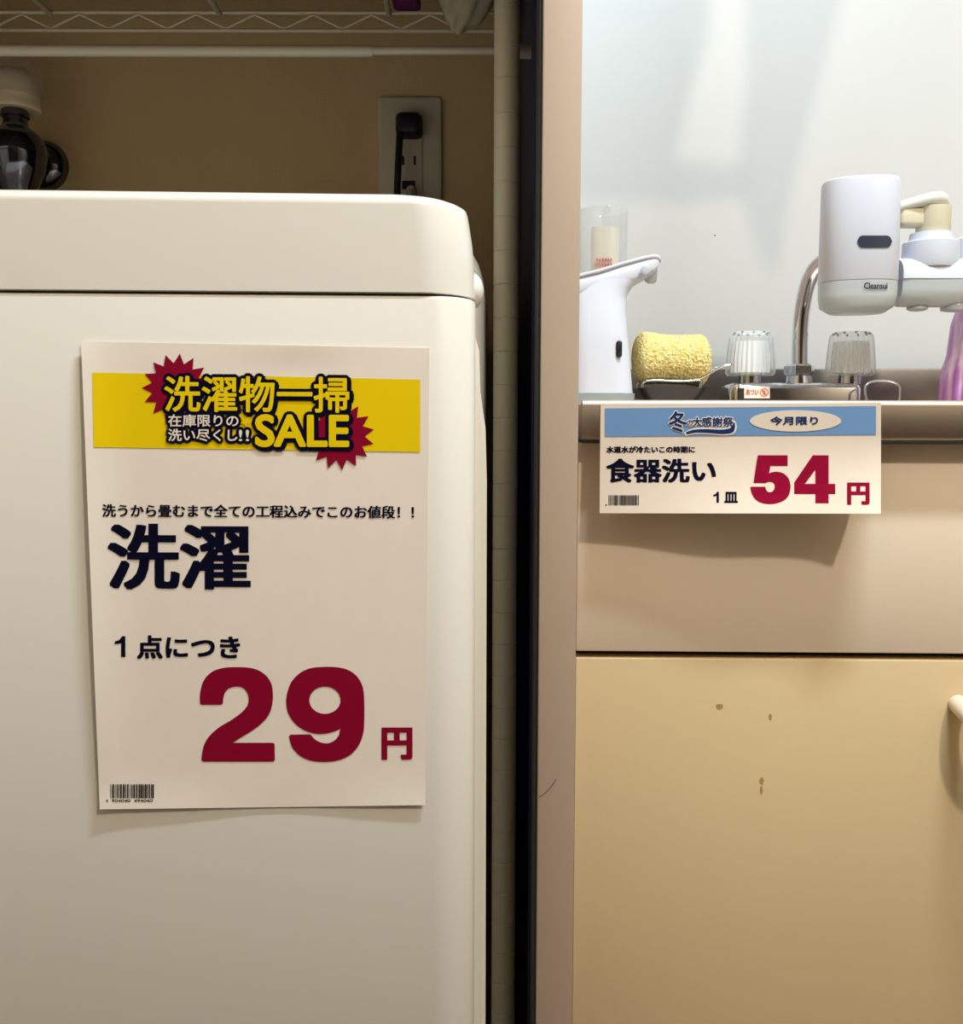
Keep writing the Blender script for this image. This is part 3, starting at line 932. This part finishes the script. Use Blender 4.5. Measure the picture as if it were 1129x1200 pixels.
loft(bm, [rrect(xl - 0.001, x1 + i, YF - i, DY + DHW, 0.014, z, 6) for z, i in ((zw + 0.0003, 0.0), (zb0, 0.001))]); part('base_ring', bm, M_TEAL, disp, 40)

# clear bottle behind the dispenser
CY = 1.035
cx = X(707, CY, 280); cr = X(736, CY, 280) - cx
zt_ = Z(240, CY - cr)
cup = thing('clear_bottle', 'clear plastic bottle with cream label, behind the white soap dispenser', 'bottle', (cx, CY, zw))
bm = B()
ht = zt_ - zw
lathe(bm, [(0.001, 0.001), (cr * 0.9, 0.0005), (cr * 0.97, 0.006), (cr * 0.98, ht * 0.6), (cr, ht - 0.002), (cr * 0.985, ht), (cr * 0.95, ht - 0.002), (cr * 0.93, ht * 0.6), (cr * 0.9, 0.01), (0.001, 0.006)], (cx, CY, zw), seg=48)
part('shell', bm, M_CLEAR, cup, 50)
bm = B()
lathe(bm, [(0.001, 0.012), (cr * 0.86, 0.012), (cr * 0.88, ht * 0.56), (0.001, ht * 0.57)], (cx, CY, zw), seg=36); part('contents', bm, M_CREAMLABEL, cup, 40)
bm = B()
lb = [Vector((cx + cr * 0.84 * math.sin(a), CY - cr * 0.84 * math.cos(a), 0)) for a in [R(-42 + 84 * k / 12) for k in range(13)]]
r0 = [bm.verts.new(p + Vector((0, 0, zw + ht * 0.58))) for p in lb]; r1 = [bm.verts.new(p + Vector((0, 0, zw + ht * 0.90))) for p in lb]
for k in range(12): bm.faces.new((r0[k], r0[k + 1], r1[k + 1], r1[k]))
lab = part('label', bm, M_CREAMLABEL, cup, 60)
bm = B()
for j, py in enumerate((304.5, 310.0)):
    for k in range(6):
        q = at(700 + 3.3 * k, py, CY - cr * 0.875)
        box(bm, q.x - 0.0010, q.x + 0.0010, q.y - 0.0003, q.y + 0.0003, q.z - 0.0014, q.z + 0.0014)
part('red_print', bm, M_REDINK, lab, 0)

# sponge on its holder
GY = 0.95
sl, sr = X(740.5, GY), X(833, GY)
szc = Z(419, GY)
srad = 0.0222
bm = B()
nu, nv = 90, 72
L = []
for i in range(nu + 1):
    t = i / nu
    x = sl + (sr - sl) * t
    e = min(t, 1 - t) / 0.16
    rr = srad * (math.sqrt(max(0.0, 1 - (1 - min(1, e)) ** 2)) * 0.98 + 0.02)
    rr *= 1 + 0.05 * math.cos(t * 2 * PI) + 0.03 * (0.5 - t)
    loop = []
    for k in range(nv):
        a = 2 * PI * k / nv
        r_ = rr * (1 + random.uniform(-0.035, 0.035)) if 0 < i < nu else rr
        loop.append(Vector((x + random.uniform(-.0003, .0003), GY + r_ * math.cos(a), szc + r_ * 1.08 * math.sin(a) - 0.003 * t)))
    L.append(loop)
loft(bm, L)
tag(part('net_sponge', bm, M_SPONGE, None, 70), 'yellow net dish sponge roll lying beside the white soap dispenser', 'sponge')
hold = thing('sponge_holder', 'black tray with steel wire cradle under the yellow sponge', 'sponge holder', (X(790, GY), GY, zw))
bm = B()
tx0, tx1 = X(749, GY - 0.03), X(832, GY - 0.03)
zt0 = Z(454, GY - 0.03)
loft(bm, [rrect(tx0 + i, tx1 - i, GY - 0.030 + i * 0.6, GY + 0.028 - i * 0.6, 0.008, z, 6) for z, i in
          ((zw + 0.0003, 0.012), (zw + 0.004, 0.010), (zt0 - 0.0025, 0.001), (zt0, 0.0), (zt0, 0.003), (zt0 - 0.004, 0.006))])
part('tray', bm, M_BLACK, hold, 40)
bm = B()
zs = szc - srad * 1.08
for yy in (GY - 0.016, GY + 0.016):
    dz = 0.0075
    tube(bm, smooth_path([(tx0 + 0.006, yy, zt0 - 0.001), (tx0 + 0.007, yy, zs + dz - 0.008), (tx0 + 0.016, yy, zs + dz - 0.006), (tx1 - 0.012, yy, zs + dz - 0.006), (X(838, GY), yy, Z(432, GY)), (X(852, GY), yy, Z(428, GY))], 6), 0.0013, 10)
tube(bm, [(X(852, GY), GY - 0.016, Z(428, GY)), (X(852, GY), GY + 0.016, Z(428, GY))], 0.0013, 10)
tube(bm, smooth_path([(tx1 - 0.006, GY - 0.016, zt0 - 0.001), (tx1 - 0.005, GY - 0.016, zs + 0.001), (tx1 - 0.012, GY - 0.016, zs + 0.0015)], 4), 0.0013, 10)
part('wire_cradle', bm, M_CHROME, hold, 60)

# faucet
FYF, FYB = 0.985, 1.035
fy = 1.008
fc = thing('mixer_faucet', 'chrome two-handle kitchen faucet with clear ribbed knobs and curved spout', 'faucet', (X(935, fy), fy, zw))
ztb = Z(448, FYF)
bm = B()
fx0, fx1 = X(857, FYF), X(1014, FYF)
loft(bm, [rrect(fx0 + i, fx1 - i, FYF + i, FYB - i, 0.010, z, 8) for z, i in ((zw + 0.0002, 0.0), (ztb - 0.006, 0.0), (ztb - 0.002, 0.0015), (ztb, 0.005))])
part('faucet_body', bm, M_CHROME, fc, 40)
for px, pxl, pxr in ((879.5, 850.5, 908.0), (997, 968.5, 1025.0)):
    kx = X(px, fy); kr = (X(pxr, fy) - X(pxl, fy)) / 2
    z0, z1 = Z(440, fy), Z(389, fy)
    bm = B(); lathe(bm, [(0.0115, ztb - 0.001), (0.0115, z0 + 0.004)], (kx, fy, 0), seg=28); part('stem', bm, M_CHROME, fc, 40)
    h_ = z1 - z0
    bm = B()
    lathe(bm, [(kr * 0.25, 0.0005), (kr * 0.93, 0.0), (kr, 0.003), (kr * 0.985, h_ * 0.3), (kr * 0.90, h_ * 0.82), (kr * 0.86, h_ * 0.93), (kr * 0.72, h_), (kr * 0.4, h_ * 0.985), (0.001, h_ * 0.98)], (kx, fy, z0), seg=144, flute=24, depth=0.055)
    kn = part('knob', bm, M_ACRYL, fc, 60)
    bm = B()
    lathe(bm, [(0.001, 0.001), (kr * 0.78, 0.003), (kr * 0.78, h_ * 0.4), (kr * 0.70, h_ * 0.78), (0.001, h_ * 0.80)], (kx, fy, z0), seg=96, flute=24, depth=0.10)
    part('knob_core', bm, M_ACRYLCORE, kn, 60)
    bm = B()
    for k in range(10):
        a = 2 * PI * k / 10 + 0.2
        lathe(bm, [(0.0011, 0), (0.0013, 0.002)], (kx + kr * 0.70 * math.cos(a), fy + kr * 0.70 * math.sin(a), z0 + h_ * 0.945), seg=8)
    part('knob_studs', bm, M_BLACK, kn, 60)
nx = X(937, fy)
bm = B(); lathe(bm, [(X(953, fy) - nx, 0.0), (X(951, fy) - nx, Z(439, fy) - ztb)], (nx, fy, ztb - 0.001), seg=32)
part('spout_collar', bm, M_CHROME, fc, 40)
bm = B(); hr = X(955, fy) - nx
lathe(bm, [(hr * 0.88, 0.0), (hr, 0.002), (hr, 0.009), (hr * 0.88, 0.011), (hr * 0.6, 0.0115)], (nx, fy, Z(439.5, fy)), seg=6); part('hex_nut', bm, M_CHROME, fc, 15)
sp_ = [at(937.5, 436, fy), at(938, 400, fy), at(941, 360, 1.003), at(950, 325, 0.996), at(966, 306, 0.985), at(992, 302, 0.972), at(1025, 307, 0.962), at(1060, 315, 0.955), at(1082, 318, 0.950), at(1092, 318, 0.938)]
bm = B(); tube(bm, smooth_path(sp_, 10), 0.0078, 28); part('spout', bm, M_CHROME, fc, 60)
stp = FYF - 0.0003
stk = Sheet(lambda px, py, lift: at(px, py, stp - lift))
bm = B(); stk.quad(bm, ((872.5, 453), (902.5, 453), (902.5, 466.8), (872.5, 466.8)), 0, 2, 2); stko = part('sticker', bm, M_PAPER, fc, 0)
bm = B(); stk.text(bm, 'あつい', (874.5, 456, 889.5, 463), 0.0002, 0.3)
ring_o = [(896 + 5.0 * math.cos(2 * PI * k / 28), 460 + 5.0 * math.sin(2 * PI * k / 28)) for k in range(28)]
ring_i = [(896 + 3.9 * math.cos(2 * PI * k / 28), 460 + 3.9 * math.sin(2 * PI * k / 28)) for k in range(28)]
vs, fs = fill2d([ring_o, ring_i]); stk.poly(bm, vs, fs, 0.0002)
vs, fs = fill2d([[(892.6, 457.6), (893.6, 456.6), (899.4, 462.4), (898.4, 463.4)]]); stk.poly(bm, vs, fs, 0.0003)
vs, fs = fill2d([[(895.2, 457.5), (896.8, 457.5), (897.4, 461), (896.6, 463), (895.2, 463), (894.4, 461)]]); stk.poly(bm, vs, fs, 0.0002)
part('sticker_print', bm, M_REDINK, stko, 0)

# water filter on the spout

def Xf(px, Y): return at(px, 290, Y).x


HY = 0.905
wf = thing('water_filter', 'white tap water purifier with dark window slot, mounted on the curved chrome spout', 'water filter', at(1006, 360, HY))
hx = (Xf(961, HY) + Xf(1052, HY)) / 2; ha = (Xf(1052, HY) - Xf(961, HY)) / 2; hb = 0.030
zT, zS, zBt = Z(203, HY - hb), Z(326.5, HY - hb), Z(362, HY - hb)


def sel(cx, cy, a, b, z, e=0.80, n=64):
    L = []
    for k in range(n):
        t = 2 * PI * k / n; c_, s_ = math.cos(t), math.sin(t)
        L.append(Vector((cx + a * math.copysign(abs(c_) ** e, c_), cy + b * math.copysign(abs(s_) ** e, s_), z)))
    return L


HTILT = Matrix.Translation(Vector((hx, HY, 0))) @ Matrix.Rotation(R(-12), 4, 'Z') @ Matrix.Translation(Vector((-hx, -HY, 0)))
k_ = 0.97
bm = B(); loft(bm, [[HTILT @ p for p in sel(hx, HY, ha * s, hb * s, z)] for z, s in ((zS + 0.0004, 0.985 * k_), (zS + 0.0012, 1.0 * k_), (zT - 0.004, 0.985 * k_), (zT - 0.001, 0.97 * k_), (zT, 0.93 * k_), (zT - 0.0006, 0.6 * k_))])
hs = part('cartridge_housing', bm, M_WHITE, wf, 40)
bm = B(); loft(bm, [[HTILT @ p for p in sel(hx, HY, ha * s, hb * s, z)] for z, s in ((zS, 0.99 * k_), (zS - 0.012, 0.985 * k_), (zS - 0.021, 0.94 * k_), (zBt + 0.003, 0.84 * k_), (zBt, 0.70 * k_))])
part('clear_base', bm, M_GREYCLEAR, wf, 50)


def front_y(px, lift=0.0, row=283):
    """depth of the housing's front wall under pixel column px"""
    loop = [HTILT @ p for p in sel(hx, HY, ha * k_, hb * k_, at(px, row, HY - hb).z, n=256)]
    best = None
    for p, q in zip(loop, loop[1:] + loop[:1]):
        a, b = proj(p)[0], proj(q)[0]
        if (a - px) * (b - px) <= 0 and a != b:
            y_ = p.y + (q.y - p.y) * (px - a) / (b - a)
            best = y_ if best is None else min(best, y_)
    return (best if best is not None else HY - hb) - lift


bm = B()
cols = [1005.0 + 41.0 * k / 20 for k in range(21)]
top = []; bot = []
for px in cols:
    d = min(px - 1005.0, 1046.0 - px)
    hh = 7.0 if d >= 7 else math.sqrt(max(0.0, 49 - (7 - d) ** 2)) + 0.05
    y_ = front_y(px, 0.0007)
    top.append(bm.verts.new(at(px, 283 - hh, y_))); bot.append(bm.verts.new(at(px, 283 + hh, y_)))
for k in range(20): bm.faces.new((bot[k], bot[k + 1], top[k + 1], top[k]))
part('window_slot', bm, M_SLOT, hs, 60)
bm = B(); fl = Sheet(lambda px, py, lift: at(px, py, front_y(px, lift, 335)))
fl.text(bm, 'Cleansui', (1013, 331.0, 1040.5, 338.6), 0.0009, 0.22); part('lettering', bm, M_BLACKINK, wf, 0)

# horizontal valve body
VY = 0.915; va = 0.021
xb0, xb1 = Xf(1050, VY), Xf(1168, VY)
zv1, zvm, zv0 = Z(298, VY - va), Z(325.5, VY - va), Z(356.5, VY - va)
bm = B()
def half(x, z0, z1, r, flat_bottom):
    L = []
    for k in range(17):
        a = PI * k / 16
        L.append(Vector((x, VY - r * math.cos(a), (z0 + (z1 - z0) * math.sin(a) ** 0.6))))
    return L
loft(bm, [half(x, zvm + 0.0003, zvm + (zv1 - zvm) * s, va * s, True) for x, s in ((xb0, 0.95), (xb0 + 0.003, 1.0), (xb1 - 0.004, 1.0), (xb1, 0.9))]); part('valve_cover', bm, M_WHITE, wf, 50)
bm = B()
loft(bm, [half(x, zvm, zvm + (zv0 - zvm) * s, va * s * 0.99, True) for x, s in ((xb0, 0.9), (xb0 + 0.005, 0.97), (xb1 - 0.006, 1.0), (xb1, 0.85))]); part('valve_base', bm, M_GREYCLEAR, wf, 50)
bm = B()
lathe(bm, [(0.006, 0.004), (0.0085, 0.0), (0.0095, -0.003), (0.006, -0.0045)], (Xf(1078, VY), VY, zv0 + 0.0015), seg=28)
lathe(bm, [(0.010, 0.004), (0.0125, 0.0), (0.012, -0.004), (0.007, -0.005)], (Xf(1122, VY), VY, zv0 + 0.0015), seg=28)
part('outlet_nozzle', bm, M_GREYCLEAR, wf, 50)
# dial and lever
dx_ = Xf(1091, VY)
bm = B(); dr = (Xf(1122, VY) - Xf(1059, VY)) / 2
zd_0, zd_1 = Z(301, VY - dr), Z(277, VY - dr)
lathe(bm, [(dr * 0.92, zd_0 - 0.006), (dr, zd_0), (dr * 0.985, zd_1 - 0.001), (dr * 0.95, zd_1), (dr * 0.78, zd_1 + 0.0003), (dr * 0.74, Z(267, VY - dr))], (dx_, VY, 0), seg=48); part('selector_ring', bm, M_WHITE, wf, 35)
px0, px1 = Xf(1074, VY), Xf(1112, VY)
lx = (px0 + px1) / 2; lr = (px1 - px0) / 2
zl0, zl1 = Z(271, VY - lr), Z(238, VY - lr)
bm = B(); lathe(bm, [(lr * 0.94, zl0), (lr, zl0 + 0.002), (lr, zl1)], (lx, VY, 0), seg=40)
xa = Xf(1050.5, VY)
box(bm, xa, lx - lr * 0.6, VY - 0.008, VY + 0.008, Z(266, VY), Z(243, VY), 0.004, 3)
part('lever_base', bm, M_CREAM, wf, 40)
bm = B()
L = []
for px, t, b_, hw in ((1050, 237, 246, 0.007), (1053, 234.5, 246.5, 0.009), (1065, 231, 243, 0.0108), (1078, 227, 240.5, 0.0135), (1090, 223.5, 239, 0.0150), (1101, 222.5, 238.5, 0.0145), (1109, 226, 238.5, 0.011), (1113, 233, 238.5, 0.006)):
    x = Xf(px, VY - 0.01); z1 = Z(t, VY - 0.008); z0 = Z(b_, VY - 0.012)
    L.append([Vector((x, VY + hw * math.copysign(abs(math.cos(2 * PI * k / 28)) ** 0.7, math.cos(2 * PI * k / 28)), (z0 + z1) / 2 + (z1 - z0) / 2 * math.copysign(abs(math.sin(2 * PI * k / 28)) ** 0.7, math.sin(2 * PI * k / 28)))) for k in range(28)])
loft(bm, L); part('lever', bm, M_WHITE2, wf, 60)
bm = B()
lathe(bm, [(0.016, zvm + 0.004), (0.0175, zv1), (0.0175, Z(283, VY)), (0.0165, Z(275, VY)), (0.011, Z(270, VY))], (Xf(1142, VY + 0.02), VY + 0.02, 0), seg=40); part('tap_adapter', bm, M_WHITE, wf, 40)

# purple bottle at the right edge
BY = 0.958
bx = X(1152, BY); br = bx - X(1104, BY)
bt = thing('purple_bottle', 'purple clear plastic bottle with fine vertical streaks, at right end of worktop', 'bottle', (bx, BY, zw))
bm = B()
lathe(bm, [(br * 0.9, 0.0003), (br, 0.003), (br * 0.97, Z(440, BY) - zw), (br * 0.82, Z(415, BY) - zw), (br * 0.76, Z(380, BY) - zw), (br * 0.66, Z(362, BY) - zw), (br * 0.42, Z(345, BY) - zw), (br * 0.36, Z(340, BY) - zw)], (bx, BY, zw), seg=96, flute=20, depth=0.06)
part('bottle_body', bm, M_PURPLE, bt, 60)
bm = B()
lathe(bm, [(br * 0.36, 0), (br * 0.38, 0.002), (br * 0.36, 0.012), (br * 0.2, 0.014)], (bx, BY, Z(341, BY)), seg=32); part('cap', bm, M_WHITE, bt, 40)

# bent wire loop beside the faucet
wy = 0.965
pts = []
for k in range(32):
    a = 2 * PI * k / 32; e = 0.75
    c_, s_ = math.cos(a), math.sin(a)
    p = at(1036 + 20.5 * math.copysign(abs(c_) ** e, c_), 458 - 12 * math.copysign(abs(s_) ** e, s_), wy)
    pts.append(p)
zmin = min(p.z for p in pts)
pts = [p + Vector((0, (p.z - zmin) * 0.25, 0)) for p in pts]
dzz = zw + 0.0014 - zmin
pts = [p + Vector((0, 0, dzz * max(0.0, (zmin + 0.012 - p.z) / 0.012))) for p in pts]
bm = B(); tube(bm, pts, 0.0012, 10, closed=True)
tag(part('wire_loop', bm, M_CHROME, None, 60), 'small bent steel wire loop standing right of the faucet body', 'wire loop')

# added unseen film sheets on a rail, cut to cast streak shadows on the kitchen wall
BGY = 0.80
LB = Vector((0.74, -0.50, 1.95))


def onto(px, py):
    p = at(px, py, KY)
    return LB + (p - LB) * ((BGY - LB.y) / (KY - LB.y))


RAILZ = onto(850, -380).z
rail = thing('sheet_rail', 'added unseen steel rail above the sink, holding the sheets that shade the wall', 'rail', (0.6, BGY, RAILZ))
bm = B(); tube(bm, [(PX1 + 0.001, BGY, RAILZ), (XR - 0.001, BGY, RAILZ)], 0.005, 16); part('bar', bm, M_CHROME, rail, 60)


def film(outline, label, dy):
    top = [onto(x, y) for x, y in outline]
    vs, fs = fill2d([[(p.x, p.z) for p in top]])
    bm = B()
    fr = [bm.verts.new((x, BGY + dy - 0.0016, z)) for x, z in vs]; bk = [bm.verts.new((x, BGY + dy + 0.0016, z)) for x, z in vs]
    for f in fs:
        bm.faces.new([fr[i] for i in f]); bm.faces.new([bk[i] for i in f][::-1])
    bmesh.ops.bridge_loops(bm, edges=[e for e in bm.edges if e.is_boundary])
    bmesh.ops.recalc_face_normals(bm, faces=bm.faces[:])
    tag(part('shadow_sheet', bm, M_SHEETFILM, None, 30), label, 'bag', 'added shadow sheets over the sink')


film([(872, -380), (1086, -380), (985, 10), (950, 140), (932, 210), (915, 312), (897, 300), (880, 250), (868, 200), (880, 90)], 'added clear film sheet with long slanting corner, shading the wall over the faucet', -0.009)
film([(640, -380), (866, -380), (826, 50), (800, 130), (784, 196), (868, 200), (872, 238), (800, 245), (700, 240), (640, 236)], 'wide added clear film sheet, shading the wall over the soap dispenser', 0.009)
